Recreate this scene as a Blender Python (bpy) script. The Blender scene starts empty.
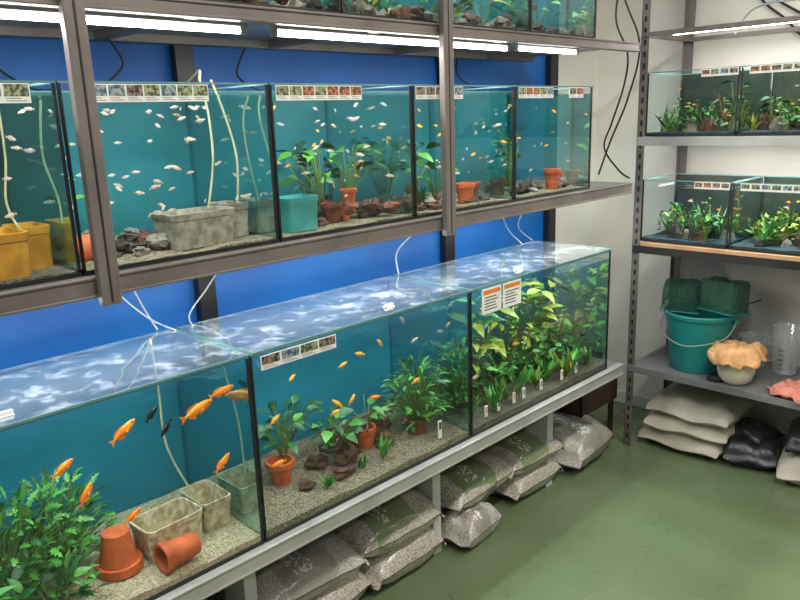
import bpy, math, random
from mathutils import Matrix, Vector, noise
random.seed(7)
R=random.uniform
scn=bpy.context.scene
# ---------------------------------------------------------------- camera
f=730
CX=Vector((0.7111,-0.1469,0.6876)).normalized()
CY=Vector((0.7028,0.1949,-0.6841)); CY=(CY-CX*CY.dot(CX)).normalized()
CZ=CX.cross(CY)
cd=bpy.data.cameras.new('camera'); cam=bpy.data.objects.new('camera',cd); scn.collection.objects.link(cam)
cam.matrix_world=Matrix.Translation((0,0,1.5))@Matrix((CX,CY,CZ)).to_4x4()
cd.sensor_width=36; cd.lens=f/800*36; cd.clip_start=0.02
scn.camera=cam
try:
    scn.view_settings.view_transform='Standard'
    scn.view_settings.look='None'
except Exception: pass
# ---------------------------------------------------------------- materials
def newmat(n):
    m=bpy.data.materials.new(n); m.use_nodes=True; nt=m.node_tree
    for x in list(nt.nodes): nt.nodes.remove(x)
    o=nt.nodes.new('ShaderNodeOutputMaterial'); return m,nt,o
def N(nt,t,**k):
    n=nt.nodes.new(t)
    for a,b in k.items():
        if a in n.inputs.keys(): n.inputs[a].default_value=b
        else: setattr(n,a,b)
    return n
def c4(c): return (c[0],c[1],c[2],1)
def sr(r,g,b):
    g_=lambda c:((c/255+0.055)/1.055)**2.4 if c>10 else c/255/12.92
    return (g_(r),g_(g),g_(b))
def pm(name,col,rough=.5,metal=0,col2=None,scale=20,bump=0,bscale=None,spec=.5,detail=3,contrast=.5,emis=0):
    m,nt,o=newmat(name); b=N(nt,'ShaderNodeBsdfPrincipled'); nt.links.new(b.outputs[0],o.inputs[0])
    b.inputs['Roughness'].default_value=rough; b.inputs['Metallic'].default_value=metal
    b.inputs['Specular IOR Level'].default_value=spec
    if col2 is None: col2=tuple(c*.8 for c in col)
    tc=N(nt,'ShaderNodeTexCoord')
    no=N(nt,'ShaderNodeTexNoise',Scale=scale,Detail=detail); nt.links.new(tc.outputs['Object'],no.inputs['Vector'])
    cr=N(nt,'ShaderNodeValToRGB'); nt.links.new(no.outputs[0],cr.inputs[0])
    cr.color_ramp.elements[0].position=.5-contrast*.4; cr.color_ramp.elements[1].position=.5+contrast*.4
    cr.color_ramp.elements[0].color=c4(col2); cr.color_ramp.elements[1].color=c4(col)
    nt.links.new(cr.outputs[0],b.inputs['Base Color'])
    if emis:
        nt.links.new(cr.outputs[0],b.inputs['Emission Color']); b.inputs['Emission Strength'].default_value=emis
    if bump:
        n2=N(nt,'ShaderNodeTexNoise',Scale=bscale or scale*3,Detail=2); nt.links.new(tc.outputs['Object'],n2.inputs['Vector'])
        bp=N(nt,'ShaderNodeBump',Strength=bump,Distance=.01); nt.links.new(n2.outputs[0],bp.inputs['Height']); nt.links.new(bp.outputs[0],b.inputs['Normal'])
    return m
def glassmat(name,tint,base=.035,gcol=(1,1,1),rough=.02,power=5,gain=.9,bump=0,bs=12,haze=0,hazecol=(.8,.85,.9),hs=8,h0=.42,h1=.75,hmin=.25):
    m,nt,o=newmat(name)
    lw=N(nt,'ShaderNodeLayerWeight',Blend=.5)
    p=N(nt,'ShaderNodeMath',operation='POWER'); p.inputs[1].default_value=power; nt.links.new(lw.outputs['Facing'],p.inputs[0])
    ma=N(nt,'ShaderNodeMath',operation='MULTIPLY_ADD'); ma.inputs[1].default_value=gain; ma.inputs[2].default_value=base; nt.links.new(p.outputs[0],ma.inputs[0])
    t=N(nt,'ShaderNodeBsdfTransparent'); t.inputs[0].default_value=c4(tint)
    g=N(nt,'ShaderNodeBsdfGlossy',Roughness=rough); g.inputs[0].default_value=c4(gcol)
    mx=N(nt,'ShaderNodeMixShader'); nt.links.new(ma.outputs[0],mx.inputs[0]); nt.links.new(t.outputs[0],mx.inputs[1]); nt.links.new(g.outputs[0],mx.inputs[2])
    out=mx
    tc=N(nt,'ShaderNodeTexCoord')
    if bump:
        n2=N(nt,'ShaderNodeTexNoise',Scale=bs,Detail=2); nt.links.new(tc.outputs['Object'],n2.inputs['Vector'])
        bp=N(nt,'ShaderNodeBump',Strength=bump,Distance=.01); nt.links.new(n2.outputs[0],bp.inputs['Height']); nt.links.new(bp.outputs[0],g.inputs['Normal'])
    if haze:
        n3=N(nt,'ShaderNodeTexNoise',Scale=hs,Detail=6,Roughness=.7); nt.links.new(tc.outputs['Object'],n3.inputs['Vector'])
        cr=N(nt,'ShaderNodeValToRGB'); cr.color_ramp.elements[0].position=h0; cr.color_ramp.elements[1].position=h1
        cr.color_ramp.elements[0].color=(haze*hmin,)*3+(1,); cr.color_ramp.elements[1].color=(haze,)*3+(1,)
        nt.links.new(n3.outputs[0],cr.inputs[0])
        d=N(nt,'ShaderNodeBsdfDiffuse'); d.inputs[0].default_value=c4(hazecol)
        m2=N(nt,'ShaderNodeMixShader'); nt.links.new(cr.outputs[0],m2.inputs[0]); nt.links.new(mx.outputs[0],m2.inputs[1]); nt.links.new(d.outputs[0],m2.inputs[2]); out=m2
    nt.links.new(out.outputs[0],o.inputs[0]); return m
def emat(name,col,s):
    m,nt,o=newmat(name); e=N(nt,'ShaderNodeEmission',Strength=s); e.inputs[0].default_value=c4(col); nt.links.new(e.outputs[0],o.inputs[0]); return m
def vormat(name,cols,scale,rough=.7,coat=0,bump=.5,band=None):
    m,nt,o=newmat(name); b=N(nt,'ShaderNodeBsdfPrincipled',Roughness=rough); nt.links.new(b.outputs[0],o.inputs[0])
    tc=N(nt,'ShaderNodeTexCoord'); v=N(nt,'ShaderNodeTexVoronoi',Scale=scale); nt.links.new(tc.outputs['Object'],v.inputs['Vector'])
    sp=N(nt,'ShaderNodeSeparateColor'); nt.links.new(v.outputs['Color'],sp.inputs[0])
    cr=N(nt,'ShaderNodeValToRGB'); cr.color_ramp.interpolation='CONSTANT'
    while len(cr.color_ramp.elements)<len(cols): cr.color_ramp.elements.new(.5)
    for i,c in enumerate(cols): cr.color_ramp.elements[i].position=i/len(cols); cr.color_ramp.elements[i].color=c4(c)
    nt.links.new(sp.outputs[0],cr.inputs[0])
    last=cr.outputs[0]
    if band:
        sx=N(nt,'ShaderNodeSeparateXYZ'); nt.links.new(tc.outputs['Generated'],sx.inputs[0])
        def rng(sock,a,c):
            g=N(nt,'ShaderNodeMath',operation='GREATER_THAN'); g.inputs[1].default_value=a; nt.links.new(sock,g.inputs[0])
            l=N(nt,'ShaderNodeMath',operation='LESS_THAN'); l.inputs[1].default_value=c; nt.links.new(sock,l.inputs[0])
            q=N(nt,'ShaderNodeMath',operation='MULTIPLY'); nt.links.new(g.outputs[0],q.inputs[0]); nt.links.new(l.outputs[0],q.inputs[1]); return q.outputs[0]
        r1=rng(sx.outputs[1],band[1],band[2]); r2=rng(sx.outputs[0],.10,.97)
        q=N(nt,'ShaderNodeMath',operation='MULTIPLY'); nt.links.new(r1,q.inputs[0]); nt.links.new(r2,q.inputs[1])
        q2=N(nt,'ShaderNodeMath',operation='MULTIPLY'); q2.inputs[1].default_value=.72; nt.links.new(q.outputs[0],q2.inputs[0])
        mx=N(nt,'ShaderNodeMix',data_type='RGBA'); nt.links.new(q2.outputs[0],mx.inputs[0]); nt.links.new(last,mx.inputs[6]); mx.inputs[7].default_value=c4(band[0]); last=mx.outputs[2]
        w=N(nt,'ShaderNodeTexNoise',Scale=75.0,Detail=1.0); nt.links.new(tc.outputs['Object'],w.inputs['Vector'])
        g=N(nt,'ShaderNodeMath',operation='GREATER_THAN'); g.inputs[1].default_value=.52; nt.links.new(w.outputs[0],g.inputs[0])
        r3=rng(sx.outputs[1],band[1]+.1,band[1]+.24); r4=rng(sx.outputs[0],.3,.9)
        q3=N(nt,'ShaderNodeMath',operation='MULTIPLY'); nt.links.new(g.outputs[0],q3.inputs[0]); nt.links.new(r3,q3.inputs[1])
        q4=N(nt,'ShaderNodeMath',operation='MULTIPLY'); nt.links.new(q3.outputs[0],q4.inputs[0]); nt.links.new(r4,q4.inputs[1])
        m3=N(nt,'ShaderNodeMix',data_type='RGBA'); nt.links.new(q4.outputs[0],m3.inputs[0]); nt.links.new(last,m3.inputs[6]); m3.inputs[7].default_value=c4(sr(215,214,205)); last=m3.outputs[2]
    nt.links.new(last,b.inputs['Base Color'])
    b.inputs['Coat Weight'].default_value=coat; b.inputs['Coat Roughness'].default_value=.16
    if bump:
        n2=N(nt,'ShaderNodeTexNoise',Scale=scale*.09,Detail=3); nt.links.new(tc.outputs['Object'],n2.inputs['Vector'])
        bp=N(nt,'ShaderNodeBump',Strength=bump,Distance=.008); nt.links.new(n2.outputs[0],bp.inputs['Height'])
        nt.links.new(bp.outputs[0],b.inputs['Normal']); 
        if coat: nt.links.new(bp.outputs[0],b.inputs['Coat Normal'])
    return m
SG=[sr(186,180,166),sr(164,156,142),sr(204,198,186),sr(138,131,120)]
M=dict(
 glass=glassmat('aquarium_glass',(.93,.98,.97)),
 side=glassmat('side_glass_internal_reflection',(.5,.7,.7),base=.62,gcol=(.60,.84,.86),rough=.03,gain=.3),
 lid=glassmat('wet_glass_cover',(.84,.91,.95),base=.10,gain=.95,power=2.0,rough=.03,bump=.16,bs=6,haze=.22,hazecol=(.75,.85,.95),hs=16,h0=.50,h1=.72,hmin=.16),
 water=glassmat('water_surface',(.84,.96,.97),base=.05,rough=.04,power=4,bump=.5,bs=22),
 edge=pm('glass_edge',(.14,.30,.30),.2,spec=.8),
 seal=pm('black_silicone',(.006,.008,.009),.45),
 teal=pm('teal_background',sr(8,116,136),.6,col2=sr(5,96,118),scale=3),
 teal2=pm('teal_background_dull',sr(26,114,122),.6,col2=sr(18,94,104),scale=4),
 dgreen=pm('dark_green_background',sr(26,68,58),.6,col2=sr(14,48,42),scale=5),
 dback=pm('planted_tank_background',sr(18,40,30),.7,col2=sr(46,48,32),scale=14),
 gravel=vormat('pale_gravel',[sr(168,152,122),sr(148,132,104),sr(184,170,142),sr(128,112,88)],300,bump=.3),
 mgravel=vormat('brown_gravel',[sr(118,104,80),sr(94,82,64),sr(140,126,102),sr(72,62,50)],280,bump=.3),
 dgravel=vormat('dark_gravel',[sr(85,76,58),sr(60,52,42),sr(108,98,78),sr(45,42,34)],260,bump=.3),
 bgravel=vormat('blue_gravel',[sr(26,50,66),sr(20,34,46),sr(50,74,84),sr(24,30,34)],220,bump=.3),
 rail=pm('grey_brown_metal',sr(128,119,114),.42,.35,sr(108,100,96),8),
 railD=pm('dark_metal',sr(62,60,60),.45,.5,sr(45,44,44),8),
 railL=pm('pale_metal',sr(190,188,184),.35,.3,sr(160,158,154),6),
 shelf=pm('shelf_sheet_metal',sr(140,140,142),.4,.3,sr(112,112,115),6),
 black=pm('black_upright',(.012,.012,.014),.4),
 blue=pm('blue_panel_paint',sr(4,100,178),.55,col2=sr(2,80,154),scale=2.5),
 white=pm('white_wall_paint',sr(220,216,206),.7,col2=sr(206,201,191),scale=2,bump=.15,bscale=60),
 ceil=pm('ceiling_paint',sr(225,223,218),.8,scale=2),
 terra=pm('terracotta',sr(206,98,46),.7,col2=sr(160,68,34),scale=25),
 terraD=pm('algae_terracotta',sr(140,66,40),.8,col2=sr(66,42,28),scale=30),
 trough=pm('beige_plastic_tray',sr(200,186,154),.6,col2=sr(148,128,94),scale=60,contrast=.35),
 bin=pm('grey_plastic_tray',sr(162,154,138),.55,col2=sr(120,110,94),scale=50,contrast=.35),
 ybin=pm('yellow_plastic_tray',sr(206,148,38),.55,col2=sr(160,106,26),scale=20),
 tbin=pm('turquoise_plastic_tray',sr(70,165,160),.5,col2=sr(50,132,130),scale=20),
 g1=pm('leaf_green',sr(88,146,56),.45,col2=sr(50,106,40),scale=14,emis=.03),
 g2=pm('leaf_dark_green',sr(42,96,46),.45,col2=sr(24,64,34),scale=14),
 g3=pm('leaf_yellow_green',sr(170,168,62),.45,col2=sr(108,130,48),scale=10,emis=.03),
 g4=pm('leaf_bright_green',sr(96,166,66),.45,col2=sr(62,128,52),scale=10,emis=.03),
 red=pm('leaf_red',sr(170,70,50),.5,col2=sr(130,44,40),scale=10),
 stem=pm('plant_stem',sr(96,116,52),.5),
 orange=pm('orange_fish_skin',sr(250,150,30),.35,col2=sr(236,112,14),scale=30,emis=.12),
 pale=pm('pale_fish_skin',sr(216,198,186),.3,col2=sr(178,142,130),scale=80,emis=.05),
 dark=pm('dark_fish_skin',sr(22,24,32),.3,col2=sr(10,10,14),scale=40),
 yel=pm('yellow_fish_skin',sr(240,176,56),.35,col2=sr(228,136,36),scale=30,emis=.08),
 eye=pm('fish_eye',(.003,.003,.003),.1),
 rock=pm('dark_rock',sr(66,58,52),.85,col2=sr(30,26,24),scale=28,bump=.6),
 rockR=pm('red_brown_rock',sr(104,60,44),.85,col2=sr(48,30,24),scale=28,bump=.6),
 rockG=pm('grey_rock',sr(140,132,120),.85,col2=sr(84,78,70),scale=20,bump=.6),
 wood=pm('driftwood',sr(98,64,40),.85,col2=sr(42,26,18),scale=22,bump=.7),
 hose=pm('clear_air_hose',sr(174,168,130),.3,col2=sr(146,140,104)),
 whose=pm('white_hose',sr(170,182,186),.4),
 cable=pm('black_cable',(.01,.01,.01),.5),
 paper=pm('label_paper',sr(228,228,222),.6,col2=sr(216,216,208),scale=10),
 ink=pm('label_ink',sr(60,60,60),.6), oink=pm('orange_label_ink',sr(225,130,40),.6),
 p1=pm('label_photo_blue',sr(40,70,100),.5,col2=sr(150,160,150),scale=110,contrast=.25),
 p2=pm('label_photo_green',sr(40,66,44),.5,col2=sr(160,160,120),scale=120,contrast=.25),
 p3=pm('label_photo_dark',sr(30,30,34),.5,col2=sr(150,130,110),scale=100,contrast=.25),
 p4=pm('label_photo_red',sr(70,50,44),.5,col2=sr(190,120,80),scale=110,contrast=.25),
 tube=emat('fluorescent_tube_glow',(1,.98,.93),18),
 fixt=pm('lamp_housing',sr(150,150,148),.4),
 bucket=pm('teal_bucket_plastic',sr(30,138,134),.4,col2=sr(22,118,116),scale=3),
 cloth=pm('beige_orange_cloth',sr(224,178,126),.95,col2=sr(204,150,100),scale=30,bump=.4,bscale=90),
 cloth2=pm('pink_cloth',sr(208,136,118),.95,col2=sr(188,112,98),scale=30,bump=.4,bscale=90),
 cream=pm('cream_ceramic',sr(228,220,200),.35,col2=sr(214,206,184),scale=6),
 plank=pm('pale_wood_board',sr(196,154,112),.6,col2=sr(170,128,86),scale=9),
 clear=glassmat('clear_plastic_jug',(.86,.89,.88),base=.16,gain=.8,power=2.5,haze=.3,hs=3,hmin=.7),
 wsack=pm('white_sack',sr(206,199,184),.6,col2=sr(176,166,148),scale=9,bump=.5,bscale=18),
 dsack=pm('dark_plastic_bag',sr(58,60,64),.3,col2=sr(28,29,33),scale=10,bump=.7,bscale=16),
 sack=vormat('gravel_in_clear_bag',SG,300,rough=.5,coat=.7,bump=.55),
 sackg=vormat('printed_gravel_bag',SG,300,rough=.5,coat=.7,bump=.55,band=(sr(92,122,50),.20,.64)),
 sackw=vormat('printed_grey_bag',[sr(186,182,174),sr(166,162,152),sr(200,196,188),sr(146,142,134)],300,rough=.5,coat=.7,bump=.55,band=(sr(140,134,124),.25,.66)),
 panel=pm('white_laminate',sr(210,210,204),.5,col2=sr(196,196,190),scale=4),
 crate=pm('dark_brown_crate',sr(70,52,42),.7,col2=sr(44,34,28),scale=8),
)
def floormat():
    m,nt,o=newmat('green_epoxy_floor'); b=N(nt,'ShaderNodeBsdfPrincipled'); nt.links.new(b.outputs[0],o.inputs[0])
    tc=N(nt,'ShaderNodeTexCoord'); n1=N(nt,'ShaderNodeTexNoise',Scale=2.2,Detail=5); nt.links.new(tc.outputs['Object'],n1.inputs['Vector'])
    cr=N(nt,'ShaderNodeValToRGB'); cr.color_ramp.elements[0].position=.3; cr.color_ramp.elements[1].position=.75
    cr.color_ramp.elements[0].color=c4(sr(96,110,78)); cr.color_ramp.elements[1].color=c4(sr(108,122,90)); nt.links.new(n1.outputs[0],cr.inputs[0]); nt.links.new(cr.outputs[0],b.inputs['Base Color'])
    n2=N(nt,'ShaderNodeTexNoise',Scale=5,Detail=4); nt.links.new(tc.outputs['Object'],n2.inputs['Vector'])
    mr=N(nt,'ShaderNodeMapRange'); mr.inputs['To Min'].default_value=.2; mr.inputs['To Max'].default_value=.34; nt.links.new(n2.outputs[0],mr.inputs[0]); nt.links.new(mr.outputs[0],b.inputs['Roughness'])
    bp=N(nt,'ShaderNodeBump',Strength=.03,Distance=.02); nt.links.new(n1.outputs[0],bp.inputs['Height']); nt.links.new(bp.outputs[0],b.inputs['Normal'])
    return m
M['floor']=floormat()
def netmat():
    m,nt,o=newmat('green_net_mesh'); tc=N(nt,'ShaderNodeTexCoord')
    fac=None
    for ax in ('X','Z','Y'):
        w=N(nt,'ShaderNodeTexWave',Scale=38.0,bands_direction=ax); nt.links.new(tc.outputs['Object'],w.inputs['Vector'])
        g=N(nt,'ShaderNodeMath',operation='GREATER_THAN'); g.inputs[1].default_value=.72; nt.links.new(w.outputs['Fac'],g.inputs[0])
        if fac is None: fac=g.outputs[0]
        else:
            x=N(nt,'ShaderNodeMath',operation='MAXIMUM'); nt.links.new(fac,x.inputs[0]); nt.links.new(g.outputs[0],x.inputs[1]); fac=x.outputs[0]
    a=N(nt,'ShaderNodeMath',operation='MULTIPLY_ADD'); a.inputs[1].default_value=.5; a.inputs[2].default_value=.25; nt.links.new(fac,a.inputs[0])
    t=N(nt,'ShaderNodeBsdfTransparent'); d=N(nt,'ShaderNodeBsdfDiffuse'); d.inputs[0].default_value=c4(sr(52,92,76))
    mx=N(nt,'ShaderNodeMixShader'); nt.links.new(a.outputs[0],mx.inputs[0]); nt.links.new(t.outputs[0],mx.inputs[1]); nt.links.new(d.outputs[0],mx.inputs[2]); nt.links.new(mx.outputs[0],o.inputs[0])
    return m
M['net']=netmat()
# ---------------------------------------------------------------- mesh builder
class MB:
    def __init__(s): s.v=[];s.f=[];s.m=[];s.mats=[]
    def mi(s,k):
        if k not in s.mats: s.mats.append(k)
        return s.mats.index(k)
    def add(s,vs,fs,k):
        o=len(s.v); s.v+= [tuple(v) for v in vs]; i=s.mi(k)
        for q in fs: s.f.append(tuple(o+a for a in q)); s.m.append(i)
    def box(s,x0,x1,y0,y1,z0,z1,k):
        x0,x1=sorted((x0,x1)); y0,y1=sorted((y0,y1)); z0,z1=sorted((z0,z1))
        s.add([(x0,y0,z0),(x1,y0,z0),(x1,y1,z0),(x0,y1,z0),(x0,y0,z1),(x1,y0,z1),(x1,y1,z1),(x0,y1,z1)],
              [(0,3,2,1),(4,5,6,7),(0,1,5,4),(1,2,6,5),(2,3,7,6),(3,0,4,7)],k)
    def quad(s,a,b,c,d,k): s.add([a,b,c,d],[(0,1,2,3)],k)
    def tube(s,pts,r,k,n=6,sub=0,taper=None):
        P=[Vector(p) for p in pts]
        if sub and len(P)>2:
            Q=[]
            for i in range(len(P)-1):
                a=P[max(i-1,0)];b=P[i];c=P[i+1];d=P[min(i+2,len(P)-1)]
                for j in range(sub):
                    t=j/sub; Q.append(.5*((2*b)+(c-a)*t+(2*a-5*b+4*c-d)*t*t+(3*b-a-3*c+d)*t**3))
            Q.append(P[-1]); P=Q
        vs=[];fs=[];up=None
        for i,p in enumerate(P):
            t=(P[min(i+1,len(P)-1)]-P[max(i-1,0)])
            if t.length<1e-9: t=Vector((0,0,1))
            t.normalize()
            if up is None: up=t.orthogonal().normalized()
            up=(up-t*up.dot(t)); up=up.normalized() if up.length>1e-6 else t.orthogonal().normalized()
            w=t.cross(up); rr=r if taper is None else r*(1-(1-taper)*i/(len(P)-1))
            for j in range(n):
                a=2*math.pi*j/n; vs.append(p+up*math.cos(a)*rr+w*math.sin(a)*rr)
        for i in range(len(P)-1):
            for j in range(n): fs.append((i*n+j,i*n+(j+1)%n,(i+1)*n+(j+1)%n,(i+1)*n+j))
        fs.append(tuple(range(n-1,-1,-1))); fs.append(tuple((len(P)-1)*n+j for j in range(n)))
        s.add(vs,fs,k)
    def lathe(s,c,prof,k,n=28,mat=None,wob=0):
        c=Vector(c); vs=[];fs=[]
        for i,(r,z) in enumerate(prof):
            for j in range(n):
                a=2*math.pi*j/n; rr=r*(1+wob*math.sin(3*a+z*20)); v=Vector((rr*math.cos(a),rr*math.sin(a),z))
                if mat: v=mat@v
                vs.append(c+v)
        for i in range(len(prof)-1):
            for j in range(n): fs.append((i*n+j,i*n+(j+1)%n,(i+1)*n+(j+1)%n,(i+1)*n+j))
        s.add(vs,fs,k)
    def rock(s,c,r,k,seed=0,n=12,m=8,amp=.45,rot=0):
        c=Vector(c); vs=[];fs=[]
        for i in range(m+1):
            th=math.pi*i/m
            for j in range(n):
                a=2*math.pi*j/n; d=Vector((math.sin(th)*math.cos(a),math.sin(th)*math.sin(a),math.cos(th)))
                q=1+amp*noise.noise(d*1.6+Vector((seed*3.7,seed,0)))*1.6+amp*.5*noise.noise(d*4+Vector((seed,0,seed*2)))
                v=Vector((d.x*r[0]*q,d.y*r[1]*q,d.z*r[2]*q)); v.rotate(Matrix.Rotation(rot,3,'Z')); vs.append(c+v)
        for i in range(m):
            for j in range(n): fs.append((i*n+j,(i+1)*n+j,(i+1)*n+(j+1)%n,i*n+(j+1)%n))
        s.add(vs,fs,k)
    def clamp(s,x0,x1,y0,y1,z0,z1):
        s.v=[(min(max(a,x0),x1),min(max(b,y0),y1),min(max(c,z0),z1)) for a,b,c in s.v]
    def build(s,name,smooth=True,bevel=0,parent=None,ang=.7):
        me=bpy.data.meshes.new(name); me.from_pydata(s.v,[],s.f); 
        for k in s.mats: me.materials.append(M[k])
        me.polygons.foreach_set('material_index',s.m)
        if smooth:
            me.shade_smooth()
            try: me.set_sharp_from_angle(angle=ang)
            except Exception: pass
        me.update(); ob=bpy.data.objects.new(name,me); scn.collection.objects.link(ob)
        if bevel:
            b=ob.modifiers.new('bevel','BEVEL'); b.width=bevel; b.segments=2; b.limit_method='ANGLE'
        if parent: ob.parent=parent
        return ob
def empty(name):
    e=bpy.data.objects.new(name,None); scn.collection.objects.link(e); return e
# ---------------------------------------------------------------- room
def rbox(name,a,k,bevel=0):
    b=MB(); b.box(*a,k); return b.build(name,smooth=False,bevel=bevel)
rbox('floor',(-2.05,2.4,-1.6,3.5,-.05,0),'floor')
rbox('ceiling',(-2.05,2.4,-1.6,3.5,2.7,2.75),'ceil')
rbox('wall_left',(-2.05,-1.95,-1.6,3.5,0,2.7),'white')
rbox('wall_back',(-1.95,2.4,3.38,3.5,0,2.7),'white')
rbox('blue_wall_panel',(-1.949,-1.935,-1.2,3.0,0.0,2.35),'blue')
rbox('baseboard_back',(-1.94,2.4,3.365,3.38,0,.06),'panel')
# ---------------------------------------------------------------- left rack
FX=-1.42; BX=-1.79
rack=empty('aquarium_rack_left')
def part(mb,name,bevel=.0015,parent=rack): return mb.build(name,smooth=False,bevel=bevel,parent=parent)
def shelf(name,z1,h,y0,y1,kr,ks,x0=FX,x1=-1.90):
    b=MB()
    b.box(x0-.004,x0+.022,y0,y1,z1-h,z1,kr)
    b.box(x0+.022,x0+.026,y0,y1,z1-.006,z1,kr); b.box(x0+.022,x0+.026,y0,y1,z1-h,z1-h+.006,kr)
    b.box(x1,x1+.03,y0,y1,z1-h,z1,kr)
    b.box(x1+.03,x0-.004,y0,y1,z1-.012,z1-.001,ks)
    y=y0+.02
    while y<y1: b.box(x1+.03,x0-.004,y,y+.03,z1-h,z1-.012,kr); y+=.52
    part(b,name)
shelf('base_shelf',.47,.045,-.75,2.70,'railL','shelf')
shelf('middle_shelf',1.222,.042,-.75,2.71,'rail','shelf')
shelf('upper_shelf',1.745,.032,-.75,2.72,'rail','shelf')
b=MB()
for y in (-.43,.58,1.59): 
    b.box(FX+.026,FX+.046,y-.02,y+.02,1.165,2.5,'rail'); b.box(FX+.0265,FX+.047,y-.003,y+.003,1.17,2.5,'railD')
part(b,'front_uprights',.002)
b=MB()
for y in (0.0,1.09,2.19,2.92):
    b.box(-1.932,-1.902,y-.028,y+.028,0.0,2.34,'black')
    for z in (.41,1.16): b.box(-1.905,-1.62,y-.006,y+.006,z-.03,z+.005,'black')
part(b,'rear_uprights')
b=MB()
for y,x in ((.25,-1.62),(.94,-1.62),(1.69,-1.60),(2.36,-1.58),(2.62,-1.84)):
    b.box(x-.06,x+.05,y-.02,y+.02,0,.425,'panel'); b.box(-1.9,-1.86,y-.02,y+.02,0,.425,'panel')
part(b,'support_legs')
# ---------------------------------------------------------------- fluorescent lamps
def lamp_y(x,y0,y1,z,power,r=.006):
    e=empty('fluorescent_lamp')
    b=MB(); b.box(x-.011,x+.011,y0,y1,z+.009,z+.020,'fixt'); b.box(x-.006,x+.006,y0,y0+.015,z-.007,z+.009,'fixt'); b.box(x-.006,x+.006,y1-.015,y1,z-.007,z+.009,'fixt'); b.build('housing',False,parent=e)
    b=MB(); b.tube([(x,y0+.015,z),(x,y1-.015,z)],r,'tube',10); b.build('tube',True,parent=e)
    l=bpy.data.lights.new('tube_light','AREA'); l.shape='RECTANGLE'; l.size=.03; l.size_y=y1-y0-.04; l.energy=power; l.color=(1,.985,.95)
    o=bpy.data.objects.new('tube_light',l); o.location=(x,(y0+y1)/2,z-.012); o.parent=e; scn.collection.objects.link(o)
def lamp_x(y,x0,x1,z,power):
    e=empty('fluorescent_lamp')
    b=MB(); b.box(x0,x1,y-.011,y+.011,z+.008,z+.018,'fixt'); b.box(x0,x0+.015,y-.006,y+.006,z-.007,z+.008,'fixt'); b.box(x1-.015,x1,y-.006,y+.006,z-.007,z+.008,'fixt'); b.build('housing',False,parent=e)
    b=MB(); b.tube([(x0+.015,y,z),(x1-.015,y,z)],.005,'tube',10); b.build('tube',True,parent=e)
    l=bpy.data.lights.new('tube_light','AREA'); l.shape='RECTANGLE'; l.size=x1-x0-.04; l.size_y=.03; l.energy=power; l.color=(1,.99,.96)
    o=bpy.data.objects.new('tube_light',l); o.location=((x0+x1)/2,y,z-.012); o.parent=e; scn.collection.objects.link(o)
lamp_y(-1.455,.06,.99,1.699,7.5); lamp_y(-1.455,1.06,1.97,1.699,7.5); lamp_y(-1.47,2.02,2.40,1.704,3.5)
lamp_y(-1.55,.0,.86,1.155,6.5); lamp_y(-1.55,.90,1.74,1.155,6.5); lamp_y(-1.55,1.80,2.62,1.155,6.5)
lamp_y(-1.60,.2,1.3,2.25,9); lamp_y(-1.60,1.4,2.5,2.25,9)
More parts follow.
